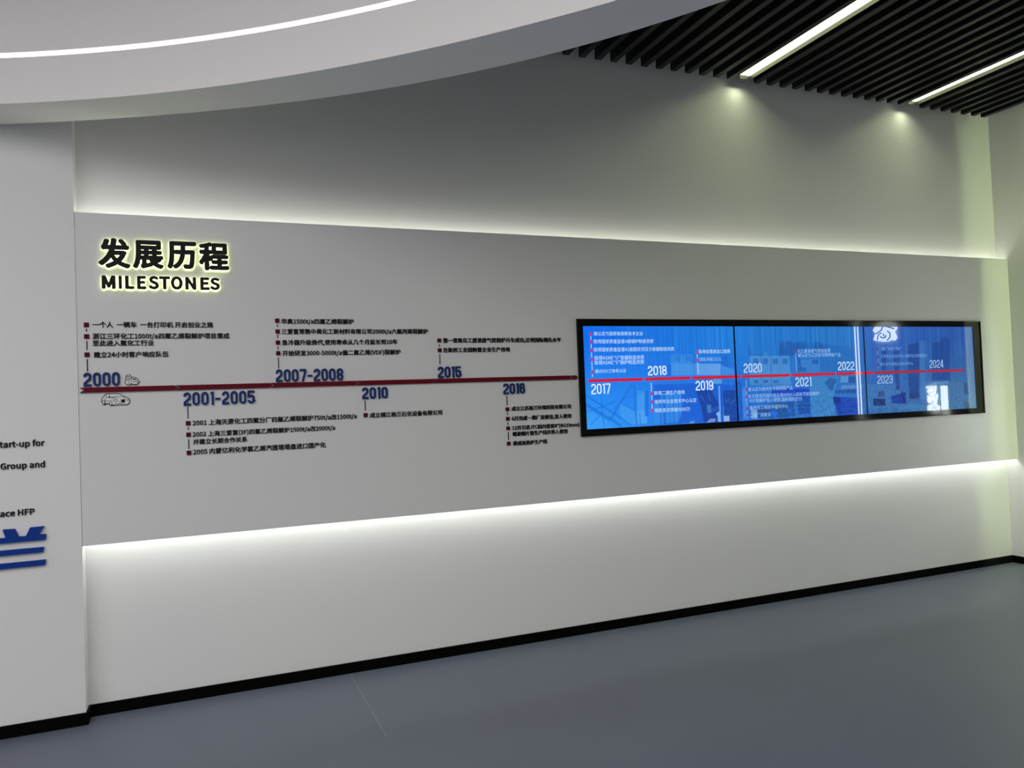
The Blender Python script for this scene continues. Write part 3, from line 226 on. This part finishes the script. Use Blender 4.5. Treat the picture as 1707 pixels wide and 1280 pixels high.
def xmax(s):
    if s not in XM:
        batch([s], 0, 1); XM[s] = RAW[(s, 0, 1)][0][:, 0].max()
    return XM[s]
def advance(ch):
    if '\u4e00' <= ch <= '\u9fff': ch = '\u56fd'
    return xmax(ch+'l')-xmax('l')
def glyph(ch, bold=0., ext=.05, res=2):
    """glyph mesh standing in XZ, front towards -Y, back at y=0, font size 1; with its bounds"""
    k = (ch, bold, ext, res)
    if k not in GC:
        batch([ch], ext, res); a, fc = RAW[(ch, ext, res)]; n = len(a)
        b = (a[:, 0].min(), a[:, 0].max(), a[:, 1].min(), a[:, 1].max())
        q = np.stack([a[:, 0], -(a[:, 2]+ext), a[:, 1]], -1)
        if bold > .009: offs = [(0, 0), (bold, 0), (-bold, 0), (0, bold*.8), (0, -bold*.8), (bold*.7, bold*.55), (-bold*.7, bold*.55), (bold*.7, -bold*.55), (-bold*.7, -bold*.55)]
        elif bold > 0: offs = [(-bold, -bold*.6), (bold, -bold*.6), (-bold, bold*.6), (bold, bold*.6)]
        else: offs = [(0, 0)]
        V = []; Fc = []
        for i, (dx, dz) in enumerate(offs):
            V.append(q+np.array((dx, -.0004*i, dz))); Fc += [[j+i*n for j in f] for f in fc]
        me = bpy.data.meshes.new('character'); me.from_pydata(np.concatenate(V).tolist(), [], Fc)
        b = (b[0]-bold, b[1]+bold, b[2]-bold*.8, b[3]+bold*.8)
        me.name = 'character'; GC[k] = (me, b)
    return GC[k]
def place_glyph(name, ch, parent, m, x, y, z, sx, sz, sy, bold, ext, res=2):
    me, b = glyph(ch, bold, ext, res)
    if not me.materials: me.materials.append(m)
    elif me.materials[0] != m: me = me.copy(); me.materials[0] = m
    o = bpy.data.objects.new(name, me); COL.objects.link(o); o.parent = parent
    o.location = (x, y, z); o.scale = (sx, sy, sz)
    return o
CJK_B = None
def text_line(s, x0, x1, zc, label, group, yface, m, bold=.0068, base=None, depth=.006):
    global CJK_B
    if CJK_B is None: CJK_B = glyph('\u56fd', .0068, .05)[1]
    adv = [advance(c) for c in s]; b0 = glyph(s[0], bold, .05)[1]; b1 = glyph(s[-1], bold, .05)[1]
    span = sum(adv[:-1])+b1[1]-b0[0]; em = (x1-x0)/span
    z = base if base is not None else zc-em*(CJK_B[2]+CJK_B[3])/2
    t = thing('text_line', label, 'lettering', (x0, yface, z), group)
    x = -b0[0]*em
    for c, a in zip(s, adv):
        if c != ' ': place_glyph('character', c, t, m, x, 0, 0, em, em, depth/.1, bold, .05)
        x += a*em
    return t, em
def text_bm(s, x0, x1, zc, y, bold=0.):
    """one flat mesh with the whole line, for the pictures on the screens"""
    adv = [advance(c) for c in s]; b0 = glyph(s[0], bold, .05)[1]; b1 = glyph(s[-1], bold, .05)[1]
    span = sum(adv[:-1])+b1[1]-b0[0]; em = (x1-x0)/span
    cb = glyph('\u56fd', bold, .05)[1]; z = zc-em*(cb[2]+cb[3])/2
    V = []; Fc = []; x = x0-b0[0]*em
    for c, a in zip(s, adv):
        if c != ' ':
            me = glyph(c, bold, .05)[0]; k = len(V)
            V += [(x+v.co.x*em, y+v.co.y*em*.05, z+v.co.z*em) for v in me.vertices]
            Fc += [[k+i for i in f.vertices] for f in me.polygons]
        x += a*em
    me = bpy.data.meshes.new('caption'); me.from_pydata(V, [], Fc); return me

# ------------------------------------------------------------------ condensed figures drawn as strokes
def arc(cx, cz, rx, rz, a0, a1, n=7):
    return [(cx+rx*math.cos(math.radians(a0+(a1-a0)*i/n)), cz+rz*math.sin(math.radians(a0+(a1-a0)*i/n))) for i in range(n+1)]
def digit_strokes(c, w, h, t):
    a = t/2; r = w/2-a; k = r*1.05; cx = w/2; top = h-a-k; bot = a+k
    if c == '0': return [(arc(cx, top, r, k, 0, 180)+arc(cx, bot, r, k, 180, 360), True)]
    if c == '1': return [([(w-a, 0), (w-a, h)], False), ([(w-a*1.2, h-a*1.05), (a*.6, h-a*1.9)], False)]
    if c == '2': return [([(a, h*.70)]+arc(cx, top, r, k, 180, 0)+[(w-a, h*.64), (w-a*1.3, h*.54), (a*1.1, h*.24), (a, a)], False), ([(0, a), (w, a)], False)]
    if c == '3': return [([(a, h*.74)]+arc(cx, top, r, k, 180, 0)+[(w-a, h*.60), (w*.62, h*.51), (w*.4, h*.51)], False), ([(w*.4, h*.51), (w*.62, h*.51), (w-a, h*.42)]+arc(cx, bot, r, k, 0, -180)+[(a, h*.26)], False)]
    if c == '4': return [([(w*.74, 0), (w*.74, h)], False), ([(w*.66, h-a*.6), (a, h*.30)], False), ([(0, h*.25), (w, h*.25)], False)]
    if c == '5': return [([(w*.96, h-a), (a, h-a), (a, h*.47)], False), ([(a*1.1, h*.50)]+arc(cx, h*.61-k*.9, r, k*.9, 140, 0, 5)+[(w-a, bot)]+arc(cx, bot, r, k, 0, -180)+[(a, h*.27)], False)]
    if c == '6': return [(arc(cx, h*.57-k, r, k, 0, 180)+arc(cx, bot, r, k, 180, 360), True), ([(a, bot), (a, top)]+arc(cx, top, r, k, 180, 0)+[(w-a, h*.74)], False)]
    if c == '9': return [([(w-p_[0], h-p_[1]) for p_ in q], cl) for q, cl in digit_strokes('6', w, h, t)]
    if c == '7': return [([(0, h-a), (w-a*.6, h-a)], False), ([(w-a, h-a*.4), (w-a, h*.80), (w*.40, 0)], False)]
    if c == '8': return [(arc(cx, top, r, k, 0, 180)+arc(cx, h*.52+k*.85, r, k*.85, 180, 360), True), (arc(cx, h*.50-k*.85, r, k*.85, 0, 180)+arc(cx, bot, r, k, 180, 360), True)]
    if c == '-': return [([(0, h*.45), (w, h*.45)], False)]
    return []
def year_layout(s, x0, x1):
    wid = {'1': .52, '-': .72}; gap = .20
    ws = [wid.get(c, 1.) for c in s]; u = (x1-x0)/(sum(ws)+gap*(len(s)-1)); x = x0; out = []
    for c, w in zip(s, ws): out.append((c, x, w*u)); x += (w+gap)*u
    return out, u

ALL = sorted(set(''.join(q[0] for q in LINES+LEFT_LINES+CAPTIONS)+'\u56fd')-{' '})
batch(ALL, .05, 2); batch([c_ for c_, *_ in TITLE+MILE], .05, 4); batch([c_+'l' for c_ in ALL if not '\u4e00' <= c_ <= '\u9fff']+[' l', '\u56fdl', 'l'], 0, 1)
for s_ in [q[0] for q in LINES+LEFT_LINES]+[q[0] for q in CAPTIONS]:
    for c_ in s_+'\u56fd':
        advance(c_)
for l_, b_ in ((LINES+LEFT_LINES, .0068), (CAPTIONS, 0.)):
    for s_ in [q[0] for q in l_]:
        for c_ in s_+'\u56fd':
            if c_ != ' ': glyph(c_, b_, .05)
# ================================================================== SETTING
struct('floor', B(-9.2, 6.7, -12, .1, -.12, 0), M_FLOOR)
fl = bpy.data.objects['floor']
sm = obj('seam', B(.757, .763, -.98, -.02, 0, .0006), M_SEAM, fl)
wb = struct('wall_back', B(XL-.05, 6.7, 0, .2, 0, Z_TOP), M_WALL)
struct('wall_left', B(-9.2, XL, YL, .2, 0, Z_TOP), M_WALL)
wr = bmesh.new(); box(wr, XR, XR+.2, -12, 0, 0, Z_TOP); box(wr, XR-.1, XR, -12, -.62, 0, Z_TOP); box(wr, XR-.12, XR-.1, -12, -.48, 0, Z_TOP)
struct('wall_right', wr, M_WALL)
wq = bmesh.new()
for a_ in ((-9.2, -8.2, 0, Z_TOP), (-2.3, 6.7, 0, Z_TOP), (-8.2, -2.3, 0, .25), (-8.2, -2.3, 3.0, Z_TOP)): box(wq, a_[0], a_[1], -12.2, -12, a_[2], a_[3])
struct('wall_rear', wq, M_WALL)
wn = struct('fill_pane_1', B(-8.2, -2.3, -12.16, -12.14, .25, 3.0), M_FILL)  # unseen glowing pane, added to brighten the ring's inner face from the front
for i in range(6): obj('fill_pane_bar', B(-8.2+i*1.168, -8.14+i*1.168, -12.14, -12.02, .25, 3.0), M_ALU, wn)  # dark bars across the added glowing pane
struct('wall_west', B(-9.4, -9.2, -12, .2, 0, Z_TOP), M_WALL)
struct('baseboard_back', B(XL+.012, XR, -.012, 0, 0, .0604), M_SKIRT)
bl_ = bmesh.new(); box(bl_, -9.2, XL+.012, YL-.012, YL, 0, .0604); box(bl_, XL, XL+.012, YL-.0, -.0, 0, .0604)
struct('baseboard_left', bl_, M_SKIRT)
struct('baseboard_right', B(XR-.012, XR, -.48, -.012, 0, .0604), M_SKIRT)
struct('ceiling', B(-9.2, 6.7, -12, .1, Z_TOP, Z_TOP+.1), M_VOID)

# dropped ring ceiling with its light line
CEN = (-2.85, -5.62)
def radius(tab, th):
    c, (t0, t1) = tab
    th = (th+PI/2) % (2*PI)-PI/2
    u = min(max(th, t0), t1); r = 0
    for k in c: r = r*(u-1.3)+k
    if th > t1 or th < t0:                       # out of the measured arc: ease to one radius
        rm = 5.70 if tab is RING_OUT else 5.44
        d = (th-t1) if th > t1 else (t0-th); s = min(1, d/1.2); s = s*s*(3-2*s); r = r+(rm-r)*s
    return r
NR = 240
def ring_pt(tab, i, extra=0):
    th = 2*PI*i/NR; R = radius(tab, th)+extra; return CEN[0]+R*math.cos(th), min(CEN[1]+R*math.sin(th), YL-.001)
bm = bmesh.new(); rows = []
prof = [(RING_IN, 0, Z_RING), (RING_OUT, 0, Z_RING), (RING_OUT, 0, 4.16), (RING_IN, 0, 4.16), (RING_IN, 0, LED_Z+.012), (RING_IN, .03, LED_Z+.012), (RING_IN, .03, LED_Z-.012), (RING_IN, 0, LED_Z-.012)]
for tab, ex, z in prof: rows.append([bm.verts.new((*ring_pt(tab, i, ex), z)) for i in range(NR)])
for a in range(len(rows)):
    b2 = (a+1) % len(rows)
    for i in range(NR): bm.faces.new((rows[a][i], rows[a][(i+1) % NR], rows[b2][(i+1) % NR], rows[b2][i]))
ring = struct('ceiling_ring', bm, M_CEIL)
for f in ring.data.polygons: f.use_smooth = False
bm = bmesh.new(); vs = [bm.verts.new((*ring_pt(RING_IN, i, .02), 4.06)) for i in range(NR)]; bm.faces.new(vs)
vs2 = [bm.verts.new((*ring_pt(RING_IN, i, .02), 4.12)) for i in range(NR)]; bm.faces.new(vs2)
for i in range(NR): bm.faces.new((vs[i], vs[(i+1) % NR], vs2[(i+1) % NR], vs2[i]))
struct('ceiling_inner', bm, M_CEIL)
bm = bmesh.new(); rows = []
for ex, z in ((.004, LED_Z-.011), (.02, LED_Z-.011), (.02, LED_Z+.011), (.004, LED_Z+.011)):
    rows.append([bm.verts.new((*ring_pt(RING_IN, i, ex), z)) for i in range(NR)])
for a in range(4):
    for i in range(NR): bm.faces.new((rows[a][i], rows[a][(i+1) % NR], rows[(a+1) % 4][(i+1) % NR], rows[(a+1) % 4][i]))
tag(obj('curved_light_line', bm, M_RINGL), 'thin curved white light line around the round dropped ceiling', 'light')

# large luminous ceiling filling most of the drum (above the frame)
t = thing('luminous_ceiling', 'large round luminous ceiling high inside the white ring', 'light', (-2.4, -6.2, 4.06))
b1 = bmesh.new(); bmesh.ops.create_cone(b1, cap_ends=True, segments=64, radius1=4.1, radius2=4.1, depth=.02, matrix=Matrix.Translation((0, 0, -.012)))
obj('diffuser', b1, M_ROUND, t)
b1 = bmesh.new(); bmesh.ops.create_cone(b1, cap_ends=True, segments=64, radius1=4.14, radius2=4.14, depth=.018, matrix=Matrix.Translation((0, 0, -.009)))
obj('trim_ring', b1, M_CEIL, t)

# black slatted ceiling: every slat is a piece
PITCH, SW = .1205, .045
sl_root = bpy.data.objects.new('ceiling_slats', None); COL.objects.link(sl_root); sl_root['kind'] = 'structure'
sl_root.location = (3.711, -.12, ZC)
smesh = None
for k in range(-22, 22):
    if k in (0, 14): continue
    xx = 3.711+k*PITCH-CEN[0]; ro = 5.95
    if abs(xx) < ro:
        ye = CEN[1]+math.sqrt(ro*ro-xx*xx)
        if ye > -.2: continue
        o = obj('slat', B(0, SW, ye+.12, 0, 0, .11, bev=.0015), M_SLAT, sl_root)
    elif smesh is None:
        o = obj('slat', B(0, SW, -11.5, 0, 0, .11, bev=.0015), M_SLAT, sl_root); smesh = o.data
    else:
        o = bpy.data.objects.new('slat', smesh); COL.objects.link(o); o.parent = sl_root
    o.location = (k*PITCH, 0, 0)
for n, k in enumerate((0, 14)):
    x = 3.711+k*PITCH
    t = thing('linear_ceiling_light', ('straight light line between black slats, nearer the middle of the ceiling', 'straight light line between black slats, nearer the right wall')[n], 'light', (x, -.12, ZC), 'straight light lines in the slatted ceiling')
    obj('diffuser', B(.002, .086, -11.3, 0, .050, .056), M_LINE, t)
    lk = area('line_end_glow', (x+.044, -.072, ZC+.01), (0, 0, 0), .08, .05, P_END, (.90, 1, .66))
    h = bmesh.new(); box(h, -.002, .090, -11.3, .004, .056, .11); box(h, -.002, .090, .0, .004, .02, .056); box(h, .0865, .090, -11.3, .004, .020, .056)
    obj('housing', h, M_ALU, t)

# ================================================================== FEATURE PANEL (backlit)
fp = thing('feature_panel', 'long white raised wall panel glowing along its top and bottom edges', 'wall panel', (XL, 0, ZB))
def loc(o, par): o.location = -par.location; return o
loc(obj('face_board', B(XL+.0006, XR, YF, YF+.018, ZB, ZT, bev=.0006), M_PANEL, fp), fp)
loc(obj('frame_core', B(XL+.002, XR, YF+.018, 0, ZB+.05, ZT-.05), M_PANEL, fp), fp)
for z0, z1 in ((ZT-.05, ZT-.044), (ZB+.044, ZB+.05)):
    loc(obj('strip_light', B(XL+.004, XR-.01, -.055, -.045, z0, z1), M_STRIP, fp), fp)
CW = (.98, 1, .84)
area('cove_glow_top', ((XL+XR)/2, -.050, ZT-.040), (PI, 0, 0), XR-XL-.016, .012, P_COVE, CW)
area('cove_glow_bottom', ((XL+XR)/2, -.050, ZB+.040), (0, 0, 0), XR-XL-.016, .012, P_COVE*2.0, (.97, 1, .93))
area('corner_glow', (XR-.018, -.612, 2.0), (PI/2, 0, PI), .016, 3.9, P_CORNER, (.84, 1, .54))

# ================================================================== TITLE
tt = thing('title_lettering', 'large black Chinese title with yellow-green glow behind it', 'lettering', (TITLE[0][1], YF, TITLE[0][3]))
def boxed(par, name, ch, x0, x1, z0, z1, bold, gap=.020):
    me, b = glyph(ch, bold, .05, 4); sx = (x1-x0)/(b[1]-b[0]); sz = (z1-z0)/(b[3]-b[2])
    lx, lz = x0-b[0]*sx-par.location.x, z0-b[2]*sz-par.location.z
    g = place_glyph(name, ch, par, M_BLACK, lx, -gap, lz, sx, sz, .16, bold, .05, 4)
    hh = place_glyph('halo_light', ch, g, M_HALO, 0, gap*.0, 0, 1, 1, .12, bold*.6, .05, 4)
    hh.location = (0, .0155/.16, 0)
    return g
for ch, x0, x1, z0, z1 in TITLE: boxed(tt, 'character', ch, x0, x1, z0, z1, .0165)
ms = thing('subtitle_lettering', 'black capital letters reading MILESTONES with glow behind them', 'lettering', (MILE[0][1], YF, MILE[0][3]))
for ch, x0, x1, z0, z1 in MILE: boxed(ms, 'letter', ch, x0, x1, z0, z1, .020)

# ================================================================== TIMELINE TEXT
COLN = {'2000': 'leftmost upper column', '2001-2005': 'leftmost lower column', '2007-2008': 'middle upper column', '2010': 'middle lower column', '2015': 'rightmost upper column', '2016': 'rightmost lower column'}
for s, x0, x1, zc, where in LINES:
    text_line(s, x0, x1, zc, 'small black Chinese lettering, '+where, 'small black lettering lines on the timeline panel', YF, M_BLACK)
for s, x0, x1, zb, where in LEFT_LINES:
    text_line(s, x0, x1, 0, 'black English lettering '+where, 'black lettering lines on the left wall', YL, M_BLACK, base=zb, depth=.008)
em = thing('blue_emblem', 'large cobalt blue character cut by left frame edge', 'emblem', (EMBLEM[0][0][0], YL, EMBLEM[2][-1][1]))
for q in EMBLEM: loc(obj('bar', prism(bmesh.new(), q, YL-.018, YL), M_BLUE2, em), em)

# years
for s, x0, x1, z0, z1 in YEARS:
    up = s in ('2000', '2007-2008', '2015')
    t = thing('year_lettering', 'blue raised figures reading %s in the %s' % (s, COLN[s]), 'lettering', (x0, YF, z0), 'blue years along the timeline')
    lay, u = year_layout(s, x0, x1)
    for c, x, w in lay:
        bm = bmesh.new()
        for j, (pts, cl) in enumerate(digit_strokes(c, w, z1-z0, u*(.31 if c != '-' else .27))): ribbon(bm, [(x-x0+q[0], q[1]) for q in pts], u*(.31 if c != '-' else .27), -.012-.0004*j, 0, cl)
        obj('dash' if c == '-' else 'digit', bm, M_BLUE, t)

# red arrow bars
z0, z1, cxs = BARS; zm = (z0+z1)/2; TIP = .022
names = ['above the small car picture', 'between 2001-2005 and 2007-2008', 'under year 2007-2008', 'between 2010 and 2015', 'under year 2015', 'ending above year 2016 lines', 'short piece before the tip', 'pointed tip touching the screen frame']
for i in range(len(cxs)-1):
    a, b = cxs[i], cxs[i+1]; g = .004; tip = TIP if i < 6 else .016
    last = i == len(cxs)-2
    pts = [(a-.0+g, z1), (b-tip-(0 if last else 0), z1), (b-g, zm), (b-tip, z0), (a-0+g-(0), z0), (a+tip+g, zm)]
    if i > 0: pts[0] = (a-tip+g, z1); pts[4] = (a-tip+g, z0); pts[5] = (a+g, zm)
    o = obj('arrow_bar', prism(bmesh.new(), pts, YF-.012, YF), M_RED)
    tag(o, 'dark red arrow shaped bar '+names[i], 'bar', 'red arrow bars of the timeline')

# bullets and connector lines
order = ['top', 'second', 'third', 'fourth']
for n, x, zs in BULLETS:
    for i, z in enumerate(zs):
        h = .0115
        o = obj('bullet', B(x-h, x+h, YF-.008, YF, z-h, z+h), M_BULLET)
        pos = 'only' if len(zs) == 1 else ('lowest' if i == len(zs)-1 else order[i])
        tag(o, 'dark red square bullet, %s in %s, year %s' % (pos, COLN[n], n), 'bullet', 'square bullets beside the lettering lines')
for n, x, zz in TICKS:
    for i, (za, zb_) in enumerate(zz):
        o = obj('connector_line', B(x-.0022, x+.0022, YF-.004, YF, min(za, zb_), max(za, zb_)), M_BLACK)
        pos = 'only' if len(zz) == 1 else ('lowest' if i == len(zz)-1 else order[i])
        tag(o, 'thin black vertical line, %s in %s, year %s' % (pos, COLN[n], n), 'line', 'connector lines between the bullets')

# little pictures
for nm, dat, lab in (('car_picture', CAR, 'small outline picture of a car under the red bar'), ('printer_picture', PRINTER, 'small outline picture of a printer beside year 2000')):
    o_, st, bl = dat
    t = thing(nm, lab, 'picture', (min(q[0] for q in o_), YF, min(q[1] for q in o_)))
    loc(obj('plate', prism(bmesh.new(), o_, YF-.006, YF), M_ICON, t), t)
    bm = bmesh.new()
    for q in st: ribbon(bm, q, .0032 if len(q) > 15 and q is st[0] else .0022, YF-.0068, YF-.006)
    for q in bl: prism(bm, q, YF-.0070, YF-.006)
    ln = loc(obj('drawn_lines', bm, M_BLACK, t), t)

# ================================================================== VIDEO WALL
SX0, SX1, SZ0, SZ1 = 2.3345, 6.008, 1.3600, 2.0420
FX0, FX1, FZ0, FZ1 = 2.2926, 6.0985, 1.3144, 2.0896
vw = thing('video_wall', 'wide black framed video wall showing a blue timeline', 'screen', (FX0, YF, FZ0))
bm = bmesh.new()
YB = YF-.014

for (x0, x1, zz0, zz1) in ((FX0, FX1, SZ1, FZ1), (FX0, FX1, FZ0, SZ0), (FX0, SX0, SZ0, SZ1), (SX1, FX1, SZ0, SZ1)):
    box(bm, x0, x1, YB, YF, zz0, zz1)
fr = loc(obj('frame', bm, M_FRAME, vw), vw)
bm = bmesh.new()
for (x0, x1, zz0, zz1) in ((FX0, FX1, FZ1-.008, FZ1), (FX0, FX1, FZ0, FZ0+.008), (FX0, FX0+.008, FZ0, FZ1), (FX1-.008, FX1, FZ0, FZ1)):
    box(bm, x0, x1, YB-.006, YB, zz0, zz1, bev=.0015)
loc(obj('frame_lip', bm, M_FRAME, vw), vw)

# picture painted into vertex colours of the lit panels, glass reflection veil included
SEAMS = [SX0, 3.5545, 4.7915, SX1]
NZ = 170; NXP = 300
def paint(X, Z):
    u = (X-SX0)/(SX1-SX0); v = (Z-SZ0)/(SZ1-SZ0)
    keys = [0, .12, .33, .40, .62, .70, 1.0]
    top = np.array([(5, 112, 245), (18, 118, 232), (28, 128, 222), (30, 122, 212), (38, 120, 200), (44, 98, 190), (34, 84, 165)], float)
    bot = np.array([(52, 160, 255), (38, 140, 250), (22, 100, 215), (40, 110, 205), (50, 112, 190), (50, 105, 170), (70, 120, 165)], float)
    img = np.zeros(X.shape+(3,))
    for c in range(3):
        t = np.interp(u, keys, top[:, c]); b = np.interp(u, keys, bot[:, c]); img[..., c] = b+(t-b)*np.clip(v*1.15, 0, 1)
    def soft(d, w=.004): return np.clip(.5-d/w, 0, 1)
    def seg_d(a, b):
        ax, az = a; bx, bz = b; L2 = (bx-ax)**2+(bz-az)**2+1e-12
        t = np.clip(((X-ax)*(bx-ax)+(Z-az)*(bz-az))/L2, 0, 1); return np.hypot(X-ax-t*(bx-ax), Z-az-t*(bz-az))
    for kind, col, al, w, pts in PAINT:
        xs = [q[0] for q in pts]; 
        if max(xs)+.05 < X.min() or min(xs)-.05 > X.max(): continue
        if kind == 'l':
            d = np.min([seg_d(pts[i], pts[i+1]) for i in range(len(pts)-1)], 0)-w/2; m = soft(d, .006)
        else:
            ins = np.zeros(X.shape, bool); n = len(pts); d = np.full(X.shape, 9.)
            for i in range(n):
                (x1_, z1_), (x2_, z2_) = pts[i], pts[(i+1) % n]; d = np.minimum(d, seg_d(pts[i], pts[(i+1) % n]))
                if z1_ != z2_:
                    c = ((z1_ > Z) != (z2_ > Z)) & (X < (x2_-x1_)*(Z-z1_)/(z2_-z1_)+x1_); ins ^= c
            m = soft(np.where(ins, -d, d), .006)
        m = (m*al)[..., None]; img = img*(1-m)+np.array(col, float)*m
    rs = np.random.RandomState(5)
    g = rs.rand(X.shape[0]//3+2, X.shape[1]//3+2)*2-1; g = np.kron(g, np.ones((3, 3)))[:X.shape[0], :X.shape[1]]
    amp = np.clip((.55-v)*2, 0, 1)*np.clip((u-.15)*4, 0, 1)
    img += (g*amp*15)[..., None]*np.array((.6, 1, 1))
    g2 = rs.rand(1, X.shape[1]//2+1)*2-1; g2 = np.kron(g2, np.ones((1, 2)))[:, :X.shape[1]]; img += (g2*7*np.clip(v*2-.6, 0, 1))[..., None]
    img = np.clip(img, 0, 255)/255
    return np.where(img <= .04045, img/12.92, ((img+.055)/1.055)**2.4)
ms_ = bpy.data.materials.new('screen_picture'); ms_.use_nodes = True; nt = ms_.node_tree; bs = nt.nodes['Principled BSDF']
at = nt.nodes.new('ShaderNodeAttribute'); at.attribute_name = 'picture'; at.attribute_type = 'GEOMETRY'
nt.links.new(at.outputs['Color'], bs.inputs['Emission Color']); bs.inputs['Emission Strength'].default_value = .92
bs.inputs['Base Color'].default_value = (.004, .004, .005, 1); bs.inputs['Roughness'].default_value = .012; bs.inputs['IOR'].default_value = 1.5
panels = []
for k in range(3):
    a, b = SEAMS[k], SEAMS[k+1]
    xs = np.linspace(a, b, NXP+1); zs = np.linspace(SZ0, SZ1, NZ+1); X, Z = np.meshgrid(xs, zs)
    colr = paint(X, Z); n = X.size
    me = bpy.data.meshes.new('display_panel'); me.vertices.add(n)
    co = np.stack([X-FX0, np.full(X.shape, YS-YF), Z-FZ0], -1); me.vertices.foreach_set('co', co.ravel())
    idx = np.arange(n).reshape(X.shape); q = np.stack([idx[:-1, :-1], idx[:-1, 1:], idx[1:, 1:], idx[1:, :-1]], -1).reshape(-1, 4)
    me.loops.add(q.size); me.loops.foreach_set('vertex_index', q.ravel()); me.polygons.add(len(q)); me.polygons.foreach_set('loop_start', np.arange(0, q.size, 4))
    me.update(calc_edges=True)
    ca = me.color_attributes.new('picture', 'FLOAT_COLOR', 'POINT'); ca.data.foreach_set('color', np.concatenate([colr, np.ones(X.shape+(1,))], -1).ravel())
    o = obj('display_panel', me, ms_, vw); panels.append(o)
    o['label'] = ('left lit panel of the video wall', 'middle lit panel of the video wall', 'right lit panel of the video wall')[k]
for k in (1, 2):
    o = obj('seam_bezel', B(SEAMS[k]-.0055, SEAMS[k]+.0055, YS-.002, YF, SZ0, SZ1), M_FRAME, vw); loc(o, vw)
def emi(col, k=1.):
    key = 'lit_%d_%d_%d' % tuple(col)
    return mat(key, (.004, .004, .004), .04, emit=srgb(col), es=k)
def onp(o, k): o.location = -vw.location; return o
for s, x0, x1, zc, k, col in CAPTIONS: onp(obj('caption', text_bm(s, x0, x1, zc, YS-.0004), emi(col), panels[k]), k)
for s, x0, x1, z0, z1, k in SYEARS:
    lay, u = year_layout(s, x0, x1); bm = bmesh.new()
    for c, x, w in lay:
        for j, (pts, cl) in enumerate(digit_strokes(c, w, z1-z0, u*.24)): ribbon(bm, [(x+q[0], z0+q[1]) for q in pts], u*.24, YS-.0009-.0002*j, YS-.0003, cl)
    onp(obj('year_figures', bm, emi(((228, 240, 255), (190, 215, 242), (150, 182, 225))[k]), panels[k]), k)
z0, z1, cxs = SBARS; zm = (z0+z1)/2
for i in range(len(cxs)-1):
    a, b = cxs[i], cxs[i+1]; k = 0 if (a+b)/2 < SEAMS[1] else (1 if (a+b)/2 < SEAMS[2] else 2); g = .006; tip = .02
    pts = [(a-tip*.6+g, z1), (b-tip-g, z1), (b-g, zm), (b-tip-g, z0), (a-tip*.6+g, z0), (a+g, zm)]
    onp(obj('timeline_bar', prism(bmesh.new(), pts, YS-.0009, YS-.0002), emi(((205, 22, 55), (200, 28, 50), (165, 38, 60))[k]), panels[k]), k)
for k, x, zs, dr in SMARKS:
    for z in zs:
        h = .0085; onp(obj('bullet_mark', B(x-h, x+h, YS-.0009, YS-.0003, z-h, z+h), emi(((225, 30, 90), (150, 50, 110), (110, 50, 120))[k]), panels[k]), k)
    ends = (zs+[SBARS[0]-.0] if dr == 'up' else [SBARS[0]]+zs)
    ends = (sorted(zs, reverse=True)+[SBARS[1]]) if dr == 'up' else ([SBARS[0]]+sorted(zs, reverse=True))
    bm = bmesh.new()
    for a, b in zip(ends[:-1], ends[1:]):
        lo, hi = b+.014, a-.014
        if hi-lo > .008: box(bm, x-.003, x+.003, YS-.0008, YS-.0003, lo, hi)
    onp(obj('tick_mark', bm, emi(((175, 212, 252), (120, 170, 225), (95, 140, 200))[k]), panels[k]), k)

# ================================================================== LIT SIGNS ON THE RIGHT WALL (seen mirrored in the glass)
XW = XR-.12
def side_prism(bm, pts, t, x1=XW):
    f = [bm.verts.new((x1-t, y, z)) for y, z in pts]; b = [bm.verts.new((x1, y, z)) for y, z in pts]; n = len(pts)
    bm.faces.new(f); bm.faces.new(b[::-1])
    for i in range(n): bm.faces.new((f[i], b[i], b[(i+1) % n], f[(i+1) % n]))
    return bm
def side_ribbon(bm, pts, w, x0, x1):
    b2 = bmesh.new(); ribbon(b2, pts, w, 0, x1-x0); 
    for v in b2.verts: v.co = Vector((x0+v.co.y, v.co.x, v.co.z))
    me = bpy.data.meshes.new('t'); b2.to_mesh(me); b2.free(); bm.from_mesh(me); bpy.data.meshes.remove(me); return bm
for i, q in enumerate(WLINES):
    y = (q[0][0]+q[1][0])/2
    tag(obj('vertical_light_line', B(XW-.004, XW, y-.006, y+.006, .1, 3.7), M_SIGN), 'thin vertical light line on right wall, '+('farther from the corner' if i == 0 else 'nearer the corner'), 'light', 'vertical light lines on the right wall')
sg = thing('lit_wall_emblem', 'white glowing emblem high on the right wall', 'sign', (XW, WEMBLEM[0][0], WEMBLEM[0][1]))
loc(obj('emblem_plate', side_prism(bmesh.new(), WEMBLEM, .02), M_SIGN, sg), sg)
bm = bmesh.new()
for q in WSTROKES: side_ribbon(bm, q, .011, XW-.024, XW-.0199)
loc(obj('emblem_strokes', bm, M_GREY, sg), sg)
sg = thing('lit_wall_letters', 'white glowing letters on the right wall', 'sign', (XW, WGLYPH[0][0][0], WGLYPH[0][0][1]))
for q in WGLYPH: loc(obj('letter_stroke', side_ribbon(bmesh.new(), q, .024, XW-.02, XW), M_SIGN, sg), sg)
for i, q in enumerate(WBARS):
    y = (q[0][0]+q[1][0])/2; w = (.022, .008)[i]
    tag(obj('short_light_bar', B(XW-.006, XW, y-w, y+w, .7, q[0][1]), M_SIGN), ('wide', 'narrow')[i]+' vertical light bar beside the glowing letters', 'light', 'short light bars on the right wall')
